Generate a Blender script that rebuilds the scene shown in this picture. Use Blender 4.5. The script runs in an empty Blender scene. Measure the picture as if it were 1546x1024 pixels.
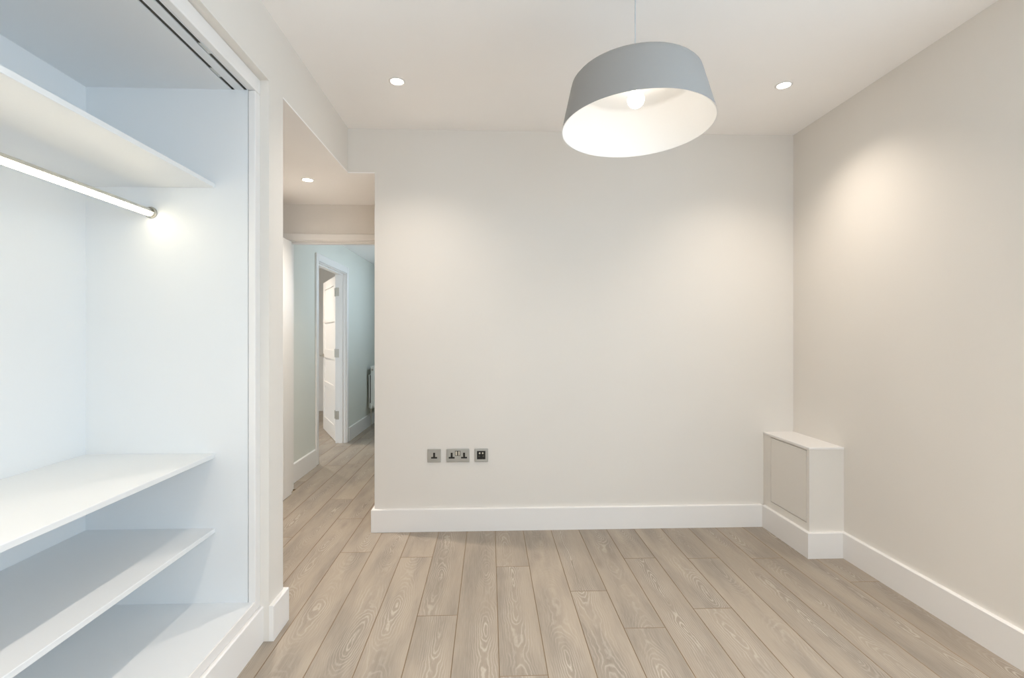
import bpy, bmesh, math, random
from mathutils import Vector, Matrix

# ------------------------------------------------------------------ camera
scene = bpy.context.scene
C = scene.collection
EYE = 1.27
cam_data = bpy.data.cameras.new('camera')
cam = bpy.data.objects.new('camera', cam_data)
C.objects.link(cam)
cam.location = (0.0, 0.0, EYE)
cam.rotation_euler = (math.radians(90), 0, -math.atan(29 / 750))
cam_data.sensor_fit = 'HORIZONTAL'
cam_data.sensor_width = 36.0
cam_data.lens = 750 / 1546 * 36.0
cam_data.shift_x = 5 / 1546
cam_data.shift_y = -5 / 1546
cam_data.clip_start = 0.02
scene.camera = cam

# ------------------------------------------------------------------ light levels
SKY = 2.35          # overcast daylight outside the windows
DOWN = 56.0        # watts of a ceiling downlight
BULB = 9.5        # emission of the pendant bulb
LED = 8.0          # emission of the wardrobe LED strip
WARM = (1.0, 0.89, 0.775)
scene.view_settings.view_transform = 'Standard'
scene.view_settings.look = 'None'
scene.view_settings.gamma = 1.0
scene.view_settings.use_curve_mapping = False
scene.view_settings.exposure = 0.97

world = bpy.data.worlds.new('overcast_sky')
scene.world = world
world.use_nodes = True
bg = world.node_tree.nodes['Background']
bg.inputs['Color'].default_value = (0.68, 0.85, 1.0, 1)
bg.inputs['Strength'].default_value = SKY

scene.cycles.max_bounces = 16
scene.cycles.diffuse_bounces = 10
scene.cycles.glossy_bounces = 4
scene.cycles.transparent_max_bounces = 8
scene.cycles.caustics_reflective = False
scene.cycles.caustics_refractive = False
scene.cycles.use_denoising = True
scene.cycles.adaptive_threshold = 0.06
scene.cycles.sample_clamp_indirect = 8.0


def portal(name, loc, rot, sx, sy):
    l = bpy.data.lights.new(name, 'AREA')
    l.shape = 'RECTANGLE'
    l.size, l.size_y = sx, sy
    l.cycles.is_portal = True
    o = bpy.data.objects.new(name, l)
    C.objects.link(o)
    o.location = loc
    o.rotation_euler = rot
    return o


portal('window_portal', (2.17, 0.05, 1.40), (0, math.radians(90), 0), 2.0, 2.3)           # faces -X
portal('rear_window_portal', (1.1, -1.53, 1.40), (math.radians(90), 0, 0), 1.6, 2.0)      # faces +Y
portal('hall_window_portal', (-0.47, 5.9, 1.75), (0, math.radians(90), 0), 0.8, 2.7)       # faces -X

# ------------------------------------------------------------------ materials
M = {}


def new_mat(name):
    m = bpy.data.materials.new(name)
    m.use_nodes = True
    nt = m.node_tree
    return m, nt, nt.nodes['Principled BSDF']


def N(nt, typ, **kw):
    n = nt.nodes.new(typ)
    for k, v in kw.items():
        setattr(n, k, v)
    return n


def math_node(nt, op, a, b=None):
    n = N(nt, 'ShaderNodeMath', operation=op)
    for i, v in enumerate((a, b)):
        if v is None:
            continue
        if isinstance(v, (int, float)):
            n.inputs[i].default_value = v
        else:
            nt.links.new(v, n.inputs[i])
    return n.outputs[0]


def paint(name, col, rough=0.6, scale=180.0, bump=0.03, vary=0.012, spec=0.3):
    """painted surface: tiny roller relief and a faint unevenness of tone"""
    m, nt, b = new_mat(name)
    L = nt.links
    tc = N(nt, 'ShaderNodeTexCoord')
    n1 = N(nt, 'ShaderNodeTexNoise')
    n1.inputs['Scale'].default_value = 1.7
    n1.inputs['Detail'].default_value = 3
    L.new(tc.outputs['Object'], n1.inputs['Vector'])
    rp = N(nt, 'ShaderNodeValToRGB')
    rp.color_ramp.elements[0].position = 0.3
    rp.color_ramp.elements[1].position = 0.7
    rp.color_ramp.elements[0].color = tuple(c * (1 - vary) for c in col) + (1,)
    rp.color_ramp.elements[1].color = tuple(min(1, c * (1 + vary)) for c in col) + (1,)
    L.new(n1.outputs['Fac'], rp.inputs['Fac'])
    L.new(rp.outputs['Color'], b.inputs['Base Color'])
    n2 = N(nt, 'ShaderNodeTexNoise')
    n2.inputs['Scale'].default_value = scale
    n2.inputs['Detail'].default_value = 2
    L.new(tc.outputs['Object'], n2.inputs['Vector'])
    bp = N(nt, 'ShaderNodeBump')
    bp.inputs['Strength'].default_value = bump
    bp.inputs['Distance'].default_value = 0.001
    L.new(n2.outputs['Fac'], bp.inputs['Height'])
    L.new(bp.outputs['Normal'], b.inputs['Normal'])
    b.inputs['Roughness'].default_value = rough
    b.inputs['Specular IOR Level'].default_value = spec
    M[name] = m
    return m


def metal(name, col, rough):
    m, nt, b = new_mat(name)
    tc = N(nt, 'ShaderNodeTexCoord')
    mp = N(nt, 'ShaderNodeMapping')
    mp.inputs['Scale'].default_value = (40, 40, 1500)
    n = N(nt, 'ShaderNodeTexNoise')
    n.inputs['Scale'].default_value = 1.0
    nt.links.new(tc.outputs['Object'], mp.inputs['Vector'])
    nt.links.new(mp.outputs['Vector'], n.inputs['Vector'])
    r = math_node(nt, 'ADD', math_node(nt, 'MULTIPLY', n.outputs['Fac'], 0.12), rough - 0.06)
    nt.links.new(r, b.inputs['Roughness'])
    b.inputs['Base Color'].default_value = col + (1,)
    b.inputs['Metallic'].default_value = 1.0
    M[name] = m
    return m


def emit(name, col, strength):
    m, nt, b = new_mat(name)
    b.inputs['Base Color'].default_value = (0.8, 0.8, 0.8, 1)
    b.inputs['Emission Color'].default_value = col + (1,)
    b.inputs['Emission Strength'].default_value = strength
    M[name] = m
    return m


paint('wall_paint', (0.745, 0.710, 0.662), 0.75)
paint('ceiling_paint', (0.94, 0.918, 0.90), 0.85)
paint('hall_paint', (0.69, 0.70, 0.645), 0.75)
paint('white_trim', (0.815, 0.795, 0.775), 0.38, 90, 0.02, 0.006, 0.4)
paint('white_board', (0.765, 0.778, 0.785), 0.42, 60, 0.015, 0.005, 0.35)
paint('door_white', (0.82, 0.795, 0.76), 0.4, 70, 0.02, 0.006, 0.4)
paint('radiator_white', (0.80, 0.82, 0.79), 0.35, 70, 0.01, 0.004, 0.4)
paint('shade_grey', (0.325, 0.32, 0.31), 0.7, 300, 0.04, 0.02, 0.3)
paint('shade_white', (0.86, 0.85, 0.83), 0.6, 300, 0.02, 0.004, 0.3)
paint('black_plastic', (0.018, 0.017, 0.015), 0.4, 90, 0.02, 0.05)
paint('cream_plastic', (0.62, 0.58, 0.48), 0.35, 90, 0.02, 0.02)
paint('dark_gap', (0.03, 0.027, 0.022), 0.8)
paint('cord_white', (0.55, 0.58, 0.60), 0.5)
metal('brushed_steel', (0.50, 0.50, 0.475), 0.36)
metal('satin_nickel', (0.55, 0.52, 0.46), 0.3)
metal('aluminium', (0.72, 0.70, 0.64), 0.35)
metal('track_metal', (0.10, 0.092, 0.075), 0.5)
emit('downlight_lens_glow', (1.0, 0.93, 0.82), 14.0)
emit('bulb_glow', (1.0, 0.92, 0.82), BULB)


def led_mat():
    m, nt, b = new_mat('led_glow')
    tc = N(nt, 'ShaderNodeTexCoord')
    sp = N(nt, 'ShaderNodeSeparateXYZ')
    nt.links.new(tc.outputs['Object'], sp.inputs[0])
    s = math_node(nt, 'SINE', math_node(nt, 'MULTIPLY', sp.outputs['Y'], 2 * math.pi / 0.0167))
    st = math_node(nt, 'ADD', math_node(nt, 'MULTIPLY', s, LED * 0.6), LED)
    b.inputs['Base Color'].default_value = (0.8, 0.78, 0.7, 1)
    b.inputs['Emission Color'].default_value = (1.0, 0.86, 0.60, 1)
    nt.links.new(st, b.inputs['Emission Strength'])
    M['led_glow'] = m


led_mat()


def glass_mat():
    m, nt, b = new_mat('window_glass')
    nt.nodes.remove(b)
    out = nt.nodes['Material Output']
    t = N(nt, 'ShaderNodeBsdfTransparent')
    g = N(nt, 'ShaderNodeBsdfGlossy')
    g.inputs['Roughness'].default_value = 0.02
    mx = N(nt, 'ShaderNodeMixShader')
    mx.inputs[0].default_value = 0.05
    nt.links.new(t.outputs[0], mx.inputs[1])
    nt.links.new(g.outputs[0], mx.inputs[2])
    nt.links.new(mx.outputs[0], out.inputs[0])
    M['window_glass'] = m


glass_mat()


def oak_mat():
    m, nt, b = new_mat('limed_oak')
    L = nt.links
    tc = N(nt, 'ShaderNodeTexCoord')
    oi = N(nt, 'ShaderNodeObjectInfo')
    rnd = oi.outputs['Random']
    sep = N(nt, 'ShaderNodeSeparateXYZ')
    L.new(tc.outputs['Object'], sep.inputs[0])
    X, Y = sep.outputs['X'], sep.outputs['Y']
    zoff = math_node(nt, 'MULTIPLY', rnd, 173.0)

    def noise(sx, sy, detail=2.0, add=0.0, rough=0.5):
        cb = N(nt, 'ShaderNodeCombineXYZ')
        L.new(math_node(nt, 'MULTIPLY', X, sx), cb.inputs[0])
        L.new(math_node(nt, 'MULTIPLY', Y, sy), cb.inputs[1])
        L.new(math_node(nt, 'ADD', zoff, add), cb.inputs[2])
        n = N(nt, 'ShaderNodeTexNoise')
        n.inputs['Scale'].default_value = 1.0
        n.inputs['Detail'].default_value = detail
        n.inputs['Roughness'].default_value = rough
        L.new(cb.outputs[0], n.inputs['Vector'])
        return n.outputs['Fac']

    def sub5(v, k):
        return math_node(nt, 'MULTIPLY', math_node(nt, 'SUBTRACT', v, 0.5), k)

    r2 = math_node(nt, 'FRACT', math_node(nt, 'MULTIPLY', rnd, 17.31))
    r3 = math_node(nt, 'FRACT', math_node(nt, 'MULTIPLY', rnd, 71.77))
    # distance to the heart of the log: flat-sawn boards show arches and ovals
    xo = sub5(r2, 0.09)
    xx = math_node(nt, 'ADD', math_node(nt, 'SUBTRACT', X, xo), sub5(noise(3.0, 2.6, 2, 3.1), 0.055))
    hh = math_node(nt, 'MULTIPLY', math_node(nt, 'SUBTRACT', noise(0.0, 1.35, 1.5, 9.7), 0.40), 0.32)
    hh = math_node(nt, 'ADD', hh, sub5(noise(10.0, 3.6, 3, 5.0), 0.05))
    d = math_node(nt, 'SQRT', math_node(nt, 'ADD', math_node(nt, 'MULTIPLY', xx, xx), math_node(nt, 'MULTIPLY', hh, hh)))
    d = math_node(nt, 'ADD', d, sub5(noise(48.0, 22.0, 3, 1.3), 0.009))
    ring = math_node(nt, 'SINE', math_node(nt, 'MULTIPLY', d, 2 * math.pi / 0.0085))
    ring = math_node(nt, 'ADD', math_node(nt, 'MULTIPLY', ring, 0.5), 0.5)
    # limed lines are thin and pale, stronger around the heart and in patches
    line = math_node(nt, 'POWER', ring, 3.2)
    near = N(nt, 'ShaderNodeMapRange')
    near.inputs['From Min'].default_value = 0.012
    near.inputs['From Max'].default_value = 0.085
    near.inputs['To Min'].default_value = 1.0
    near.inputs['To Max'].default_value = 0.12
    L.new(d, near.inputs['Value'])
    patch = N(nt, 'ShaderNodeMapRange')
    patch.inputs['From Min'].default_value = 0.40
    patch.inputs['From Max'].default_value = 0.62
    patch.inputs['To Min'].default_value = 0.25
    L.new(noise(8.0, 4.0, 2, 21.0), patch.inputs['Value'])
    line = math_node(nt, 'MULTIPLY', math_node(nt, 'MULTIPLY', line, near.outputs[0]), patch.outputs[0])

    # tone of the board
    def mix(fac, a, bb):
        n = N(nt, 'ShaderNodeMix', data_type='RGBA')
        for sock, v in ((n.inputs[0], fac), (n.inputs[6], a), (n.inputs[7], bb)):
            if isinstance(v, tuple):
                sock.default_value = v + (1,)
            elif isinstance(v, (int, float)):
                sock.default_value = v
            else:
                L.new(v, sock)
        return n.outputs[2]

    base = mix(r3, (0.365, 0.308, 0.246), (0.300, 0.252, 0.202))
    cloud = N(nt, 'ShaderNodeMapRange')
    cloud.inputs['From Min'].default_value = 0.42
    cloud.inputs['From Max'].default_value = 0.68
    L.new(noise(11.0, 1.8, 3, 33.0), cloud.inputs['Value'])
    base = mix(math_node(nt, 'MULTIPLY', cloud.outputs[0], 0.9), base, (0.222, 0.190, 0.158))
    heart = N(nt, 'ShaderNodeMapRange')
    heart.inputs['From Min'].default_value = 0.0
    heart.inputs['From Max'].default_value = 0.05
    heart.inputs['To Min'].default_value = 0.55
    heart.inputs['To Max'].default_value = 0.0
    L.new(d, heart.inputs['Value'])
    base = mix(heart.outputs[0], base, (0.225, 0.192, 0.158))
    pores = N(nt, 'ShaderNodeMapRange')
    pores.inputs['From Min'].default_value = 0.35
    pores.inputs['From Max'].default_value = 0.65
    L.new(noise(420.0, 11.0, 2, 41.0, 0.6), pores.inputs['Value'])
    base = mix(math_node(nt, 'MULTIPLY', pores.outputs[0], 0.28), base, (0.43, 0.375, 0.312))
    base = mix(math_node(nt, 'MULTIPLY', line, 0.75), base, (0.53, 0.475, 0.41))
    # a few small knots
    cb = N(nt, 'ShaderNodeCombineXYZ')
    L.new(math_node(nt, 'MULTIPLY', X, 6.0), cb.inputs[0])
    L.new(math_node(nt, 'MULTIPLY', Y, 2.2), cb.inputs[1])
    L.new(math_node(nt, 'ADD', zoff, 0.0), cb.inputs[2])
    vo = N(nt, 'ShaderNodeTexVoronoi')
    vo.inputs['Scale'].default_value = 1.0
    L.new(cb.outputs[0], vo.inputs['Vector'])
    kn = N(nt, 'ShaderNodeMapRange')
    kn.inputs['From Min'].default_value = 0.03
    kn.inputs['From Max'].default_value = 0.17
    kn.inputs['To Min'].default_value = 0.55
    kn.inputs['To Max'].default_value = 0.0
    L.new(vo.outputs['Distance'], kn.inputs['Value'])
    base = mix(kn.outputs[0], base, (0.24, 0.20, 0.165))
    L.new(base, b.inputs['Base Color'])
    b.inputs['Roughness'].default_value = 0.52
    b.inputs['Specular IOR Level'].default_value = 0.35
    bp = N(nt, 'ShaderNodeBump')
    bp.inputs['Strength'].default_value = 0.12
    bp.inputs['Distance'].default_value = 0.001
    L.new(pores.outputs[0], bp.inputs['Height'])
    L.new(bp.outputs['Normal'], b.inputs['Normal'])
    M['limed_oak'] = m


oak_mat()
paint('subfloor', (0.36, 0.27, 0.18), 0.8)
paint('oak_edge', (0.27, 0.195, 0.125), 0.7, 120, 0.05, 0.1)

# ------------------------------------------------------------------ mesh helpers


def bm_box(bm, x0, x1, y0, y1, z0, z1, bevel=0.0, seg=1):
    vs = [bm.verts.new((x, y, z)) for z in (z0, z1) for y in (y0, y1) for x in (x0, x1)]
    fs = [(0, 2, 3, 1), (4, 5, 7, 6), (0, 1, 5, 4), (2, 6, 7, 3), (0, 4, 6, 2), (1, 3, 7, 5)]
    faces = [bm.faces.new([vs[i] for i in f]) for f in fs]
    if bevel > 0:
        es = list({e for f in faces for e in f.edges})
        bmesh.ops.bevel(bm, geom=es, offset=bevel, segments=seg, affect='EDGES', profile=0.5)


def bm_lathe(bm, prof, center=(0, 0, 0), axis=(0, 0, 1), n=48, close=False):
    """revolve (r, h) pairs about an axis"""
    a = Vector(axis).normalized()
    t = Vector((0, 1, 0)) if abs(a.y) < 0.9 else Vector((1, 0, 0))
    e1 = t.cross(a).normalized()
    e2 = a.cross(e1)
    c = Vector(center)
    rings = []
    for r, h in prof:
        if r < 1e-6:
            rings.append([bm.verts.new(c + a * h)])
        else:
            rings.append([bm.verts.new(c + a * h + (e1 * math.cos(2 * math.pi * i / n) + e2 * math.sin(2 * math.pi * i / n)) * r) for i in range(n)])
    pairs = list(zip(rings, rings[1:]))
    if close:
        pairs.append((rings[-1], rings[0]))
    for A, B in pairs:
        for i in range(n):
            j = (i + 1) % n
            if len(A) == 1 and len(B) == 1:
                continue
            if len(A) == 1:
                bm.faces.new((A[0], B[i], B[j]))
            elif len(B) == 1:
                bm.faces.new((A[i], B[0], A[j]))
            else:
                bm.faces.new((A[i], B[i], B[j], A[j]))


def link_mesh(name, bm, mat, parent=None, origin=None, smooth=False):
    """bm is in world coordinates; the object's origin goes to `origin`"""
    bmesh.ops.recalc_face_normals(bm, faces=bm.faces)
    if smooth:
        for f in bm.faces:
            f.smooth = True
        for e in bm.edges:
            if len(e.link_faces) == 2 and e.calc_face_angle() > math.radians(40):
                e.smooth = False
    if origin is None:
        if parent is not None:
            origin = world_loc(parent)
        else:
            xs = [v.co for v in bm.verts]
            origin = Vector(((min(v.x for v in xs) + max(v.x for v in xs)) / 2,
                             (min(v.y for v in xs) + max(v.y for v in xs)) / 2,
                             min(v.z for v in xs)))
    origin = Vector(origin)
    bmesh.ops.translate(bm, vec=-origin, verts=bm.verts)
    me = bpy.data.meshes.new(name)
    bm.to_mesh(me)
    bm.free()
    me.materials.append(M[mat])
    o = bpy.data.objects.new(name, me)
    C.objects.link(o)
    if parent is not None:
        o.parent = parent
        o.location = origin - world_loc(parent)
    else:
        o.location = origin
    return o


def world_loc(o):
    v = Vector((0, 0, 0))
    while o is not None:
        v += o.location
        o = o.parent
    return v


def boxes(name, blist, mat, parent=None, bevel=0.0, seg=1, origin=None):
    bm = bmesh.new()
    for b in blist:
        bm_box(bm, *b, bevel=bevel, seg=seg)
    return link_mesh(name, bm, mat, parent, origin)


def lathe(name, prof, center, axis, mat, parent=None, n=48, close=False):
    bm = bmesh.new()
    bm_lathe(bm, prof, center, axis, n, close)
    return link_mesh(name, bm, mat, parent, None, True)


def tag(o, label, cat=None, group=None, kind=None):
    o['label'] = label
    if cat:
        o['category'] = cat
    if group:
        o['group'] = group
    if kind:
        o['kind'] = kind
    return o


def thing(name, loc, label, cat, group=None, kind=None):
    o = bpy.data.objects.new(name, None)
    o.empty_display_size = 0.1
    C.objects.link(o)
    o.location = loc
    return tag(o, label, cat, group, kind)


def structure(name, blist, mat, label, cat, bevel=0.0, seg=1):
    return tag(boxes(name, blist, mat, None, bevel, seg), label, cat, None, 'structure')


# ------------------------------------------------------------------ room shell (metres; +Y away from the camera)
XL, XR, YB, YR, ZC = -0.915, 2.033, 3.251, -1.4, 2.612     # left, right, back, rear planes, ceiling
ZL = 2.323                                                 # lower lobby ceiling
YD0, YD1 = 4.041, 4.18                                     # lobby end wall with the door opening
XH = -1.70                                                 # hall's left wall face
ZH = 2.316

floor = structure('floor', [(-3.4, 2.2, YR - 0.1, 9.2, -0.10, -0.016)], 'subfloor',
                  'limed grey oak plank floor running from the room into the hall', 'floor')

structure('ceiling', [(-1.05, 2.2, YR - 0.1, 3.38, ZC, ZC + 0.1)], 'ceiling_paint',
          'smooth off-white main room ceiling with two recessed downlights in view', 'ceiling')
structure('ceiling_lobby', [(-2.6, XL, 2.24, YD0, ZL, ZL + 0.006), (XL, -0.744, YB, YD0, ZL, ZL + 0.006),
                             (-0.744, 0.8, 3.38, YD0, ZL, ZL + 0.006)], 'ceiling_paint',
          'lowered lobby ceiling with one downlight, above the open white door', 'ceiling')
structure('ceiling_hall', [(XH, -0.5, YD1, 9.2, ZH, ZH + 0.1)], 'ceiling_paint',
          'narrow strip of hall ceiling seen through the doorway', 'ceiling')
structure('ceiling_side_room', [(-3.4, XH - 0.12, YD1, 8.6, 2.40, 2.5)], 'ceiling_paint',
          'ceiling of the room behind the hall door', 'ceiling')

structure('wall_back', [(-0.744, 2.16, YB, 3.38, 0, ZC), (XL - 0.13, -0.744, YB, 3.38, ZL + 0.006, ZC)], 'wall_paint',
          'pale grey back wall with a row of three steel sockets', 'wall')
WY0, WY1, WZ0, WZ1 = -1.1, 1.2, 0.40, 2.40                 # window in the right wall, beside the camera
structure('wall_right', [(XR, 2.16, WY1, YB, 0, ZC), (XR, 2.16, YR, WY0, 0, ZC), (XR, 2.16, WY0, WY1, 0, WZ0),
                         (XR, 2.16, WY0, WY1, WZ1, ZC)], 'wall_paint',
          'plain pale grey wall on the right with the low corner cabinet', 'wall')
structure('wall_left', [
    (-1.78, XL, 2.10, 2.24, 0, ZC),                       # strip between wardrobe and lobby
    (-1.78, XL, 0.10, 2.10, 2.330, ZC),                   # above the wardrobe
    (-1.78, -1.66, 0.10, 2.10, 0, 2.330),                 # behind the wardrobe
    (-1.78, XL, YR, 0.10, 0, ZC),                       # near pier
    (XL - 0.13, XL, 2.24, YB, ZL + 0.006, ZC),            # lintel over the lobby opening
], 'wall_paint', 'pale grey left wall framing the wardrobe recess and the lobby opening', 'wall')
WX0, WX1 = 0.3, 1.9
structure('wall_rear', [(-1.78, WX0, YR - 0.12, YR, 0, ZC), (WX1, 2.16, YR - 0.12, YR, 0, ZC),
                        (WX0, WX1, YR - 0.12, YR, 0, WZ0), (WX0, WX1, YR - 0.12, YR, WZ1, ZC)], 'wall_paint',
          'pale grey wall with a window opposite the socket wall', 'wall')
structure('wall_lobby', [(-2.7, -2.6, 2.14, YD1, 0, ZL + 0.1), (-2.6, -1.78, 2.14, 2.24, 0, ZL + 0.1),
                         (0.8, 0.9, 3.38, YD1, 0, ZL + 0.1)], 'wall_paint',
          'lobby side walls out of view behind the wardrobe wall', 'wall')
DX0, DX1, DZ = -1.645, -0.76, 2.052                        # lobby door opening in the wall
structure('wall_lobby_end', [(-2.6, DX0, YD0, YD1, 0, ZL + 0.1), (DX1, 0.8, YD0, YD1, 0, ZL + 0.1),
                             (DX0, DX1, YD0, YD1, DZ, ZL + 0.1)], 'wall_paint',
          'shaded strip of lobby wall above the white door head', 'wall')
HY0, HY1, HZ = 4.955, 5.975, 2.025                         # side-room door opening in the hall's left wall
structure('wall_hall_left', [(XH - 0.12, XH, YD1, HY0, 0, ZH + 0.1), (XH - 0.12, XH, HY1, 9.2, 0, ZH + 0.1),
                             (XH - 0.12, XH, HY0, HY1, HZ, ZH + 0.1)], 'hall_paint',
          'cool grey-green hall wall with an open white door and a radiator', 'wall')
HWY0, HWY1, HWZ0, HWZ1 = 4.6, 7.2, 1.45, 2.10              # hall window, hidden from here by the socket wall
structure('wall_hall_right', [(-0.6, -0.5, YD1, HWY0, 0, ZH + 0.1), (-0.6, -0.5, HWY1, 9.2, 0, ZH + 0.1),
                              (-0.6, -0.5, HWY0, HWY1, 0, HWZ0), (-0.6, -0.5, HWY0, HWY1, HWZ1, ZH + 0.1)], 'hall_paint',
          'hall wall with a window, hidden behind the socket wall', 'wall')
structure('wall_hall_end', [(XH, -0.6, 9.0, 9.2, 0, ZH)], 'hall_paint', 'far end wall of the hall', 'wall')
structure('wall_side_room', [(-3.5, -3.4, YD1, 8.6, 0, 2.5), (-3.4, XH - 0.12, 8.5, 8.6, 0, 2.5)], 'door_white',
          'warm white walls of the room behind the hall door', 'wall')


def window(name, u0, u1, z0, z1, d0, d1, label, mull, along):
    """casement frame and panes; u runs along the wall, d through it"""
    def bx(a, b, c, d, e, f):
        return (a, b, c, d, e, f) if along == 'x' else (c, d, a, b, e, f)
    loc = ((u0 + u1) / 2, (d0 + d1) / 2, z0) if along == 'x' else ((d0 + d1) / 2, (u0 + u1) / 2, z0)
    w = thing(name, loc, label, 'window', None, 'structure')
    t = 0.05
    boxes('window_frame', [bx(u0, u0 + t, d0, d1, z0, z1), bx(u1 - t, u1, d0, d1, z0, z1),
                           bx(u0 + t, u1 - t, d0, d1, z0, z0 + t), bx(u0 + t, u1 - t, d0, d1, z1 - t, z1)], 'white_trim', w)
    for m in mull:
        boxes('mullion', [bx(m - 0.02, m + 0.02, d0, d1, z0 + t, z1 - t)], 'white_trim', w)
    us = [u0 + t] + [v for m in mull for v in (m - 0.02, m + 0.02)] + [u1 - t]
    dm = (d0 + d1) / 2
    for a, b in zip(us[::2], us[1::2]):
        boxes('pane', [bx(a, b, dm - 0.003, dm + 0.003, z0 + t, z1 - t)], 'window_glass', w)


window('window_1', WY0, WY1, WZ0, WZ1, XR + 0.05, XR + 0.11, 'white window opposite the wardrobe', [-0.33, 0.43], 'y')
window('window_3', WX0, WX1, WZ0, WZ1, YR - 0.10, YR - 0.05, 'wide white window opposite the socket wall', [1.1], 'x')
window('window_2', HWY0, HWY1, HWZ0, HWZ1, -0.58, -0.53, 'window lighting the hall', [5.47, 6.33], 'y')

# ------------------------------------------------------------------ floor planks
PW, PX0 = 0.182, -0.691


def plank(x0, x1, y0, y1):
    bm = bmesh.new()
    g, c = 0.0003, 0.0016
    xa, xb, ya, yb = x0 + g, x1 - g, y0 + g, y1 - g
    lo, hi = -0.015, 0.0
    ring = []
    for (i, z) in ((0, lo), (0, hi - c), (c, hi)):
        ring.append([bm.verts.new(p) for p in ((xa + i, ya + i, z), (xb - i, ya + i, z), (xb - i, yb - i, z), (xa + i, yb - i, z))])
    for A, B in zip(ring, ring[1:]):
        for i in range(4):
            j = (i + 1) % 4
            bm.faces.new((A[i], A[j], B[j], B[i]))
    for f in bm.faces:
        f.material_index = 1          # bare edges of the board
    bm.faces.new(ring[-1])
    bm.faces.new(ring[0][::-1])
    o = link_mesh('plank', bm, 'limed_oak', floor, ((x0 + x1) / 2, (y0 + y1) / 2, 0))
    o.data.materials.append(M['oak_edge'])


random.seed(11)
SEEN = {-6: [4.396], -3: [3.903], -1: [2.943], 1: [2.866], 2: [2.264], 4: [1.851, 2.730], 6: [2.453],
        7: [2.134], 8: [2.803], 9: [2.275], 10: [2.789], 12: [2.775], 14: [2.490]}
for k in range(-14, 15):
    x0 = PX0 + k * PW
    x1 = min(x0 + PW, XR) if k == 14 else x0 + PW
    if x0 > 0.8:
        ya, yb = YR, YB
    elif x0 > -0.6:
        ya, yb = YR, YD0
    elif x0 > -1.1:
        ya, yb = YR, 9.0
    elif x0 > -1.75:
        ya, yb = 2.24, 9.0
    else:
        ya, yb = 4.18, 8.5
    cuts = list(SEEN.get(k, []))
    if not cuts:
        cuts = [random.choice((1.45, 1.3, 1.62)) if ya < 1 else random.uniform(ya + 0.5, ya + 1.6)]
        if ya < 1:
            cuts.append(random.uniform(3.33, 3.6))
    y = max(cuts)
    while True:
        y += random.uniform(1.15, 1.9)
        if y > yb - 0.35:
            break
        cuts.append(y)
    y = min(cuts)
    while True:
        y -= random.uniform(1.15, 1.9)
        if y < ya + 0.35:
            break
        cuts.append(y)
    ys = [ya] + sorted(c for c in cuts if ya + 0.1 < c < yb - 0.1) + [yb]
    for a, b in zip(ys, ys[1:]):
        plank(x0, x1, a, b)

# ------------------------------------------------------------------ baseboards and trim
BT, BH = 0.019, 0.147


def baseboard(name, pts, label, h=BH, t=BT):
    """board along a polyline of wall faces; the room lies on the left of the direction of travel; mitred corners, chamfered top"""
    P = [Vector(p) for p in pts]
    n = len(P)
    dirs = [(P[i + 1] - P[i]).normalized() for i in range(n - 1)]
    nor = [Vector((-d.y, d.x)) for d in dirs]

    def off(i, dist):
        if i == 0:
            return P[0] + nor[0] * dist
        if i == n - 1:
            return P[-1] + nor[-1] * dist
        a, b = nor[i - 1], nor[i]
        return P[i] + (a + b) * (dist / (1 + a.dot(b)))
    prof = [(0.0, 0.0), (t, 0.0), (t, h - 0.004), (t - 0.004, h), (0.0, h)]
    bm = bmesh.new()
    rings = []
    for i in range(n):
        rings.append([bm.verts.new((off(i, d).x, off(i, d).y, z)) for d, z in prof])
    for A, B in zip(rings, rings[1:]):
        for i in range(len(prof)):
            j = (i + 1) % len(prof)
            bm.faces.new((A[i], A[j], B[j], B[i]))
    bm.faces.new(rings[0])
    bm.faces.new(rings[-1][::-1])
    return tag(link_mesh(name, bm, 'white_trim'), label, 'skirting board', None, 'structure')


BXF, BYF = 1.829, 2.775         # faces of the corner cabinet
baseboard('baseboard_right', [(XR, YR), (XR, BYF)], 'white skirting board along the right wall')
baseboard('baseboard_corner', [(XR - BT, BYF), (BXF, BYF), (BXF, YB - BT)],
          'white skirting board wrapped around the corner cabinet')
baseboard('baseboard_back', [(BXF - BT, YB), (-0.744, YB), (-0.744, 3.38)],
          'white skirting board below the wall of sockets')
baseboard('baseboard_left', [(-1.2, 2.24), (XL, 2.24), (XL, 2.10)], 'short white skirting board round the wall end beside the wardrobe')
baseboard('baseboard_wardrobe', [(-0.956, 2.10), (-0.956, 0.10)], 'long white skirting board below the open wardrobe')
baseboard('baseboard_hall_near', [(XH, HY0 - 0.055), (XH, YD1)], 'white skirting board between the two doorways in the hall', 0.165)
baseboard('baseboard_hall_far', [(XH, 8.98), (XH, HY1 + 0.06)], 'white skirting board under the hall radiator', 0.165)

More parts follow.
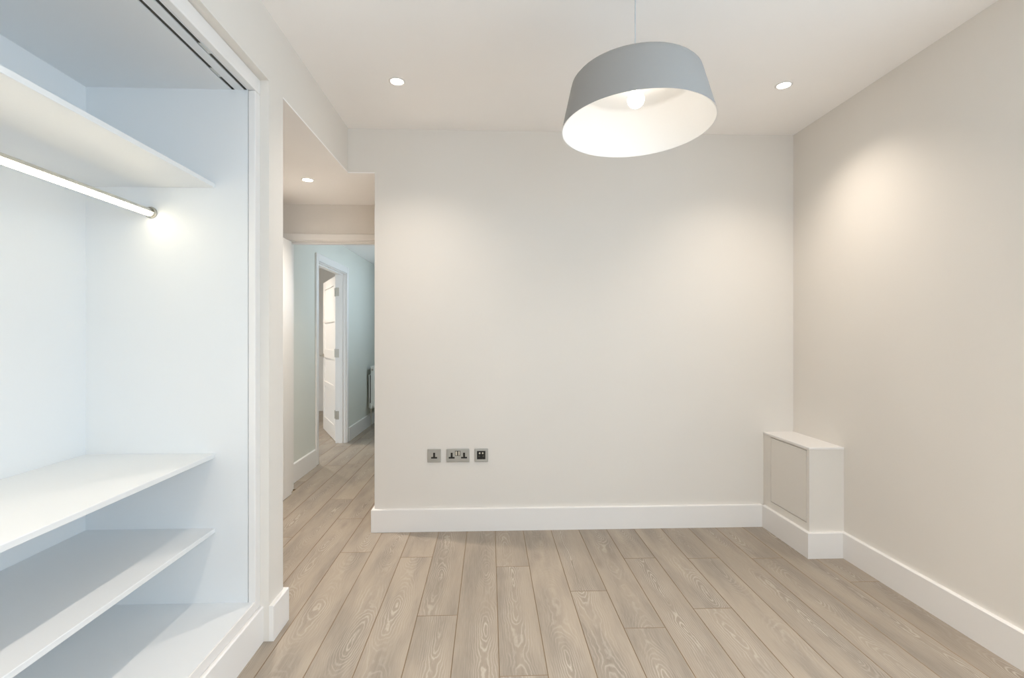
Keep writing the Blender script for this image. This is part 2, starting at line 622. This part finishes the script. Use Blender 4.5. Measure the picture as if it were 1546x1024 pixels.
# lobby door frame
trim = thing('trim_1', ((DX0 + DX1) / 2, YD0, 0), 'cream-white door frame at the end of the lobby', 'door frame', None, 'structure')
boxes('lining', [(DX0, DX0 + 0.025, YD0, YD1, 0, DZ), (DX1 - 0.025, DX1, YD0, YD1, 0, DZ),
                 (DX0 + 0.025, DX1 - 0.025, YD0, YD1, DZ - 0.025, DZ)], 'door_white', trim)
boxes('door_stop', [(DX0 + 0.025, DX0 + 0.037, YD0 + 0.05, YD0 + 0.09, 0, DZ - 0.025),
                    (DX0 + 0.037, DX1 - 0.037, YD0 + 0.05, YD0 + 0.09, DZ - 0.037, DZ - 0.025),
                    (DX1 - 0.037, DX1 - 0.025, YD0 + 0.05, YD0 + 0.09, 0, DZ - 0.025)], 'door_white', trim)
for s in (YD0 - 0.016, YD1):
    boxes('architrave', [(DX0 - 0.042, DX0 + 0.018, s, s + 0.016, 0, DZ + 0.033),
                         (DX1 - 0.018, DX1 + 0.042, s, s + 0.016, 0, DZ + 0.033),
                         (DX0 + 0.018, DX1 - 0.018, s, s + 0.016, DZ - 0.018, DZ + 0.033)], 'door_white', trim, 0.003)
# side-room door frame in the hall
trim = thing('trim_2', (XH, (HY0 + HY1) / 2, 0), 'white architrave around the doorway in the hall', 'door frame', None, 'structure')
boxes('lining', [(XH - 0.12, XH, HY0, HY0 + 0.025, 0, HZ), (XH - 0.12, XH, HY1 - 0.025, HY1, 0, HZ),
                 (XH - 0.12, XH, HY0 + 0.025, HY1 - 0.025, HZ - 0.025, HZ)], 'white_trim', trim)
boxes('door_stop', [(XH - 0.075, XH - 0.035, HY0 + 0.025, HY0 + 0.037, 0, HZ - 0.025),
                    (XH - 0.075, XH - 0.035, HY1 - 0.037, HY1 - 0.025, 0, HZ - 0.025),
                    (XH - 0.075, XH - 0.035, HY0 + 0.037, HY1 - 0.037, HZ - 0.037, HZ - 0.025)], 'white_trim', trim)
boxes('architrave', [(XH, XH + 0.018, HY0 - 0.042, HY0 + 0.018, 0, HZ + 0.058),
                     (XH, XH + 0.018, HY1 - 0.018, HY1 + 0.042, 0, HZ + 0.058),
                     (XH, XH + 0.018, HY0 + 0.018, HY1 - 0.018, HZ - 0.018, HZ + 0.058)], 'white_trim', trim, 0.004)

# ------------------------------------------------------------------ doors
PANELS = [(0.18, 0.60), (0.66, 0.98), (1.09, 1.44), (1.50, 1.88)]


def door_leaf(name, width, height, stile, mat, label, hinge_z, handle):
    """leaf in local coordinates: hinge edge at x=0, width along +x, faces at y=0 and y=-t"""
    d = thing(name, (0, 0, 0), label, 'door', None, 'structure')
    t = 0.044
    z0 = 0.006
    bm = bmesh.new()
    bm_box(bm, 0, stile, -t, 0, z0, height)
    bm_box(bm, width - stile, width, -t, 0, z0, height)
    zz = [z0] + [v for p in PANELS for v in p] + [height]
    for a, b in zip(zz[::2], zz[1::2]):
        bm_box(bm, stile, width - stile, -t, 0, a, b)
    link_mesh('door_frame', bm, mat, d, (0, 0, 0))
    for a, b in PANELS:
        boxes('panel', [(stile - 0.004, width - stile + 0.004, -t + 0.010, -0.010, a - 0.004, b + 0.004)], mat, d, 0, 1, (0, 0, 0))
    for z in hinge_z:
        h = boxes('hinge', [(-0.003, 0.0, -t + 0.003, -0.001, z, z + 0.10)], 'satin_nickel', d, 0, 1, (0, 0, 0))
        bm = bmesh.new()
        bm_lathe(bm, [(0.0, z), (0.006, z), (0.006, z + 0.10), (0.0, z + 0.10)], (-0.004, 0.006, 0), (0, 0, 1), 12)
        link_mesh('knuckle', bm, 'satin_nickel', h, (0, 0, 0), True)
    for s in handle:
        y = 0.0 if s > 0 else -t
        bm = bmesh.new()
        bm_lathe(bm, [(0, 0.0), (0.026, 0.0), (0.026, 0.007), (0.010, 0.010), (0.010, 0.045), (0, 0.045)],
                 (width - 0.06, y, 1.0), (0, s, 0), 20)
        bm_box(bm, width - 0.17, width - 0.05, min(y + s * 0.037, y + s * 0.053), max(y + s * 0.037, y + s * 0.053), 0.992, 1.010, 0.004, 2)
        link_mesh('handle', bm, 'satin_nickel', d, (0, 0, 0), True)
    return d


d1 = door_leaf('door_1', 0.80, 2.022, 0.165, 'door_white', 'open cream-white panelled door seen edge-on in the lobby', (), (-1, 1))
d1.location = (-1.577 - 0.002, 4.032, 0)
d1.rotation_euler = (0, 0, math.radians(-90))       # local +x -> world -y, local +y -> world +x
d2 = door_leaf('door_2', 0.96, 1.985, 0.11, 'door_white', 'open white four-panel door with three nickel hinges in the hall', (0.279, 1.012, 1.739), (-1, 1))
d2.location = (-1.842, 6.018, 0)
d2.rotation_euler = (0, 0, math.atan2(0.895, -0.446))   # swung past the jamb into the side room
# hinge leaves screwed to the jamb belong to the hall frame
for z in (0.279, 1.012, 1.739):
    boxes('hinge_plate', [(XH - 0.118, XH - 0.078, HY1 - 0.0275, HY1 - 0.025, z, z + 0.10)], 'satin_nickel', trim)

# ------------------------------------------------------------------ wardrobe built into the left wall
YE, YN = 2.055, 0.125            # inner faces of far and near end panels
XBK, XFR = -1.617, -0.978        # back panel face, front of the carcass
ZT, ZB = 2.268, 0.188
wd = thing('wardrobe', (-1.3, 1.1, 0.0), 'open white built-in wardrobe with shelves and no doors shut', 'wardrobe')
wd['label'] = 'open white built-in wardrobe with shelves, set into the left wall'
boxes('back_panel', [(XBK - 0.018, XBK, YN, YE, 0.02, ZT)], 'white_board', wd)
boxes('end_panel', [(XBK - 0.018, XFR - 0.002, YE, YE + 0.018, 0.02, ZT)], 'white_board', wd)
boxes('end_panel', [(XBK - 0.018, XFR - 0.002, YN - 0.018, YN, 0.02, ZT)], 'white_board', wd)
boxes('top_panel', [(XBK - 0.018, -1.048, YN - 0.018, YE + 0.018, ZT, ZT + 0.018)], 'white_board', wd)
boxes('bottom_panel', [(XBK, XFR + 0.022, YN, YE, ZB - 0.018, ZB)], 'white_board', wd, 0.001)
for zt in (1.886, 0.794, 0.491):
    boxes('shelf', [(XBK, -1.109, YN, YE, zt - 0.018, zt)], 'white_board', wd, 0.0012)
for ya, yb in ((YE, 2.0995), (0.101, YN)):
    boxes('frame_stile', [(XFR, -0.950, ya, yb, BH + 0.002, ZT - 0.002)], 'white_trim', wd, 0.002)
boxes('frame_head', [(XFR, -0.950, 0.101, 2.0995, ZT, 2.329)], 'white_trim', wd, 0.002)
boxes('frame_sill', [(XFR + 0.0225, -0.950, YN, YE, BH + 0.002, ZB)], 'white_trim', wd, 0.001)
boxes('plinth', [(-0.9745, -0.957, 0.101, 2.0995, 0.0, BH)], 'white_trim', wd)
# twin sliding-door track let into the top
tr = boxes('sliding_track', [(-1.048, -1.0465, 0.11, YE + 0.018, ZT, 2.30), (-1.0315, -0.9970, 0.11, YE + 0.018, ZT, 2.30),
                             (-0.9820, -0.978, 0.11, YE + 0.018, ZT, 2.30)], 'white_board', wd)
for gx in (-1.0390, -0.9895):
    boxes('track_groove', [(gx - 0.0074, gx + 0.0074, 0.11, YE + 0.018, 2.2725, 2.30)], 'track_metal', tr)
for gx, yy in ((-0.9895, 1.77), (-1.0390, 1.93)):
    boxes('track_stop', [(gx - 0.0055, gx + 0.0055, yy - 0.034, yy + 0.030, 2.2690, 2.280)],
          'aluminium', tr, 0.001)
    boxes('stop_screw', [(gx - 0.001, gx + 0.003, yy + 0.014, yy + 0.020, 2.2675, 2.269)],
          'white_board', tr)

# hanging rail with LED strip
RX, RZ = -1.361, 1.766
rail = thing('hanging_rail', (RX, 1.1, RZ), 'glowing LED hanging rail under the top wardrobe shelf', 'rail')
bm = bmesh.new()
bm_lathe(bm, [(0.0145, YN + 0.004), (0.0145, YE - 0.004)], (RX, 0, RZ), (0, 1, 0), 20)
link_mesh('tube', bm, 'aluminium', rail, (RX, 1.1, RZ), True)
bm = bmesh.new()
ang0, ang1, n = math.radians(-105), math.radians(-8), 6       # lower front of the tube
for (rr0, rr1) in ((0.0148, 0.0168),):
    lo, hi = [], []
    for i in range(n + 1):
        a = ang0 + (ang1 - ang0) * i / n
        lo.append([bm.verts.new((RX + rr0 * math.cos(a), yv, RZ + rr0 * math.sin(a))) for yv in (YN + 0.012, YE - 0.012)])
        hi.append([bm.verts.new((RX + rr1 * math.cos(a), yv, RZ + rr1 * math.sin(a))) for yv in (YN + 0.012, YE - 0.012)])
    for i in range(n):
        bm.faces.new((hi[i][0], hi[i][1], hi[i + 1][1], hi[i + 1][0]))
        bm.faces.new((lo[i][0], lo[i + 1][0], lo[i + 1][1], lo[i][1]))
    bm.faces.new((lo[0][0], lo[0][1], hi[0][1], hi[0][0]))
    bm.faces.new((lo[n][0], hi[n][0], hi[n][1], lo[n][1]))
    for e in (0, 1):
        for i in range(n):
            q = (lo[i][e], hi[i][e], hi[i + 1][e], lo[i + 1][e])
            bm.faces.new(q if e == 0 else q[::-1])
led = link_mesh('led_strip', bm, 'led_glow', rail, (RX, 1.1, RZ), True)
led['label'] = 'warm glowing LED strip'
for yv, s in ((YE, -1), (YN, 1)):
    lathe('end_socket', [(0.0, 0.0), (0.023, 0.0), (0.023, 0.006), (0.019, 0.012), (0.019, 0.002), (0.0, 0.002)], (RX, yv, RZ), (0, s, 0), 'satin_nickel', rail, 24)

# ------------------------------------------------------------------ low cabinet boxed into the right corner
ZK = 0.629
cb = thing('corner_cabinet', (1.93, 3.01, 0), 'low boxed-in cabinet with flush door in the right back corner', 'cabinet')
boxes('carcass', [(BXF, XR, BYF, YB, 0.0, 0.190), (BXF, XR, BYF, YB, 0.610, ZK - 0.012), (BXF, XR, BYF, BYF + 0.022, 0.190, 0.610),
                  (BXF, XR, 3.165, YB, 0.190, 0.610), (BXF + 0.02, XR, BYF + 0.022, 3.165, 0.190, 0.610)], 'wall_paint', cb)
boxes('door', [(BXF, BXF + 0.018, BYF + 0.0258, 3.1615, 0.1938, 0.6062)], 'wall_paint', cb, 0.0008)
boxes('top', [(BXF - 0.004, XR, BYF - 0.004, YB, ZK - 0.012, ZK)], 'white_trim', cb, 0.0015)

# ------------------------------------------------------------------ wall sockets (on the back wall, facing -Y)


def plate(name, x0, x1, z0, z1, label):
    s = thing(name, ((x0 + x1) / 2, YB, z0), label, 'socket')
    bm = bmesh.new()
    bm_box(bm, x0, x1, YB - 0.007, YB, z0, z1, 0.002, 2)
    link_mesh('faceplate', bm, 'brushed_steel', s)
    return s


def pins(s, cx, cz):
    """three-pin outlet: upright earth slot over two flat slots"""
    y0, y1 = YB - 0.0078, YB - 0.004
    boxes('pin_insert', [(cx - 0.0065, cx + 0.0065, y0, y1, cz - 0.010, cz + 0.019), (cx - 0.0195, cx + 0.0195, y0, y1, cz - 0.019, cz - 0.0085)],
          'black_plastic', s, 0.0006)


s1 = plate('single_socket', -0.402, -0.316, 0.4465, 0.5325, 'single square steel socket, leftmost of the three')
pins(s1, -0.3595, 0.490)
s2 = plate('double_socket', -0.279, -0.132, 0.4465, 0.5325, 'wide double steel socket with two switches between the two square plates')
pins(s2, -0.246, 0.489)
pins(s2, -0.1655, 0.489)
sw = boxes('switch_surround', [(-0.2245, -0.1895, YB - 0.0078, YB - 0.004, 0.4880, 0.5205)], 'black_plastic', s2)
for a in (-0.2215, -0.2035):
    boxes('rocker', [(a, a + 0.0110, YB - 0.0105, YB - 0.006, 0.4915, 0.517)], 'cream_plastic', sw, 0.001)
s3 = plate('aerial_socket', -0.096, -0.010, 0.4465, 0.5325, 'square steel aerial plate with a black module, rightmost of the three')
mod = boxes('black_module', [(-0.0815, -0.0265, YB - 0.0085, YB - 0.004, 0.464, 0.518)], 'black_plastic', s3, 0.001)
for x in (-0.064, -0.044):
    lathe('connector', [(0.0, 0.0), (0.0055, 0.0), (0.0055, 0.006), (0.0028, 0.006), (0.0028, 0.003), (0.0, 0.003)], (x, YB - 0.0085, 0.5045), (0, -1, 0), 'cream_plastic', mod, 16)
for x in (-0.067, -0.040):
    lathe('connector', [(0.0, 0.0), (0.006, 0.0), (0.006, 0.002), (0.0045, 0.002), (0.0045, 0.0008), (0.0, 0.0008)], (x, YB - 0.0085, 0.484), (0, -1, 0), 'track_metal', mod, 16)

# ------------------------------------------------------------------ downlights


def downlight(x, y, z, label, power=DOWN, col=WARM, cone=112):
    t = thing('downlight', (x, y, z), label, 'downlight', 'recessed ceiling downlights')
    lathe('bezel', [(0.044, 0.0), (0.044, -0.002), (0.041, -0.004), (0.034, -0.004), (0.032, -0.0015), (0.032, 0.0)], (x, y, z), (0, 0, 1), 'white_trim', t, 40)
    lens = lathe('lens', [(0.0, -0.0022), (0.024, -0.0020), (0.032, -0.0012)], (x, y, z), (0, 0, 1), 'downlight_lens_glow', t, 32)
    lens['label'] = 'glowing downlight lens'
    l = bpy.data.lights.new('downlight_beam', 'SPOT')
    l.energy = power
    l.color = col
    l.shadow_soft_size = 0.03
    l.spot_size = math.radians(cone)
    l.spot_blend = 1.0
    o = bpy.data.objects.new('downlight_beam', l)
    C.objects.link(o)
    o.parent = t
    o.location = (0, 0, -0.012)


downlight(-0.487, 2.640, ZC, 'ceiling downlight left of the pendant, nearest the lobby opening', DOWN * 0.38, WARM, 122)
downlight(1.574, 2.600, ZC, 'ceiling downlight right of the pendant, above the corner cabinet', DOWN * 0.44, WARM, 122)
downlight(-0.487, 0.60, ZC, 'ceiling downlight in front of the wardrobe, out of frame', DOWN * 0.7)
downlight(1.574, 0.60, ZC, 'ceiling downlight near the right wall, out of frame', DOWN * 1.25)
downlight(-0.487, -0.95, ZC, 'ceiling downlight behind the camera on the wardrobe side')
downlight(1.574, -0.95, ZC, 'ceiling downlight behind the camera on the window side', DOWN * 1.25)
downlight(-1.226, 3.403, ZL, 'downlight in the lowered lobby ceiling above the open door', DOWN * 1.15, WARM, 140)
downlight(-2.7, 6.2, 2.40, 'downlight in the room behind the hall door', DOWN * 1.0, WARM, 150)

# ------------------------------------------------------------------ pendant lamp
LX, LY = 0.567, 1.893
ax = Vector((-0.0208, 0.0392, 1.0)).normalized()
bc = Vector((LX, LY, 2.0706))                    # centre of the lower rim
R0, R1, HS = 0.288, 0.2395, 0.194
lamp = thing('pendant_lamp', (LX, LY, 2.0706), 'grey drum pendant lamp with white inside hanging from the ceiling', 'pendant lamp')
tip = bc + ax * HS
prof = [(R0, 0.0), (R1 + 0.0085, HS - 0.030), (R1 + 0.004, HS - 0.015), (R1 - 0.005, HS - 0.005), (R1 - 0.020, HS), (0.012, HS + 0.002)]
lathe('shade', prof, bc, ax, 'shade_grey', lamp, 96)
prof_in = [(R0, 0.0), (R0 - 0.0035, 0.0005), (R1 - 0.002, HS - 0.018), (R1 - 0.010, HS - 0.010), (R1 - 0.02, HS - 0.008), (0.012, HS - 0.008)]
li = lathe('shade_lining', prof_in, bc, ax, 'shade_white', lamp, 96)
li['label'] = 'white inside of the shade'
hold = lathe('lamp_holder', [(0.0, HS + 0.030), (0.014, HS + 0.030), (0.020, HS + 0.006), (0.020, HS - 0.045), (0.0, HS - 0.045)], bc, ax, 'shade_white', lamp, 24)
bm = bmesh.new()
bc_b = bc + ax * (HS - 0.083)
bmesh.ops.create_uvsphere(bm, u_segments=24, v_segments=16, radius=0.032, matrix=Matrix.Translation(bc_b))
bl = link_mesh('bulb', bm, 'bulb_glow', lamp, None, True)
bl['label'] = 'lit round bulb'
lathe('cord', [(0.0, 0.0), (0.0022, 0.0), (0.0022, ZC - 0.02 - tip.z - 0.028), (0.0, ZC - 0.02 - tip.z - 0.028)], (tip.x, tip.y, tip.z + 0.028), (0, 0, 1), 'cord_white', lamp, 10)
lathe('ceiling_rose', [(0.0, ZC - 0.029), (0.006, ZC - 0.029), (0.026, ZC - 0.026), (0.028, ZC - 0.022), (0.028, ZC), (0.0, ZC)], (tip.x, tip.y, 0), (0, 0, 1), 'shade_grey', lamp, 40)

# ------------------------------------------------------------------ hall radiator
ry0, ry1, rx0, rx1 = 6.93, 8.1, XH + 0.030, XH + 0.105
rad = thing('radiator', (XH + 0.06, 7.5, 0.25), 'white panel radiator on the hall wall, partly hidden by the socket wall', 'radiator')
boxes('front_panel', [(rx1 - 0.014, rx1, ry0 + 0.015, ry1, 0.27, 0.83)] +
      [(rx1, rx1 + 0.004, ry0 + 0.05 + i * 0.066, ry0 + 0.085 + i * 0.066, 0.30, 0.80) for i in range(16)], 'radiator_white', rad, 0.003)
boxes('back_panel', [(rx0, rx0 + 0.014, ry0 + 0.015, ry1, 0.27, 0.73)], 'radiator_white', rad, 0.003)
boxes('shaded_fin_block', [(rx0 + 0.014, rx1 - 0.014, ry0 + 0.03, ry1 - 0.01, 0.30, 0.72)], 'dark_gap', rad)  # solid block for the fins, near-black to paint the shade between the panels
boxes('side_cover', [(rx0 + 0.030, rx1 + 0.002, ry0, ry0 + 0.012, 0.29, 0.835)], 'radiator_white', rad, 0.003)
boxes('top_grille', [(rx0 + 0.026, rx1 + 0.002, ry0, ry1, 0.835, 0.850)], 'radiator_white', rad, 0.003)
lathe('plug', [(0.0, 0.0), (0.013, 0.0), (0.013, 0.010), (0.008, 0.014), (0.0, 0.014)], (rx0 + 0.055, ry0, 0.80), (0, -1, 0), 'satin_nickel', rad, 18)
vb = lathe('valve_head', [(0.0, 0.27), (0.016, 0.27), (0.018, 0.30), (0.018, 0.335), (0.014, 0.342), (0.0, 0.342)], (rx0 + 0.045, ry0 - 0.03, 0), (0, 0, 1), 'radiator_white', rad, 20)
lathe('valve_body', [(0.0, 0.205), (0.010, 0.205), (0.013, 0.225), (0.013, 0.27), (0.0, 0.27)], (rx0 + 0.045, ry0 - 0.03, 0), (0, 0, 1), 'satin_nickel', rad, 16)
lathe('valve_tail', [(0.0, 0.0), (0.010, 0.0), (0.010, 0.07), (0.0, 0.07)], (rx0 + 0.045, ry0 - 0.035, 0.248), (0, 1, 0), 'satin_nickel', rad, 14)
lathe('pipe', [(0.0075, 0.0), (0.0075, 0.21)], (rx0 + 0.045, ry0 - 0.03, 0), (0, 0, 1), 'satin_nickel', rad, 14)
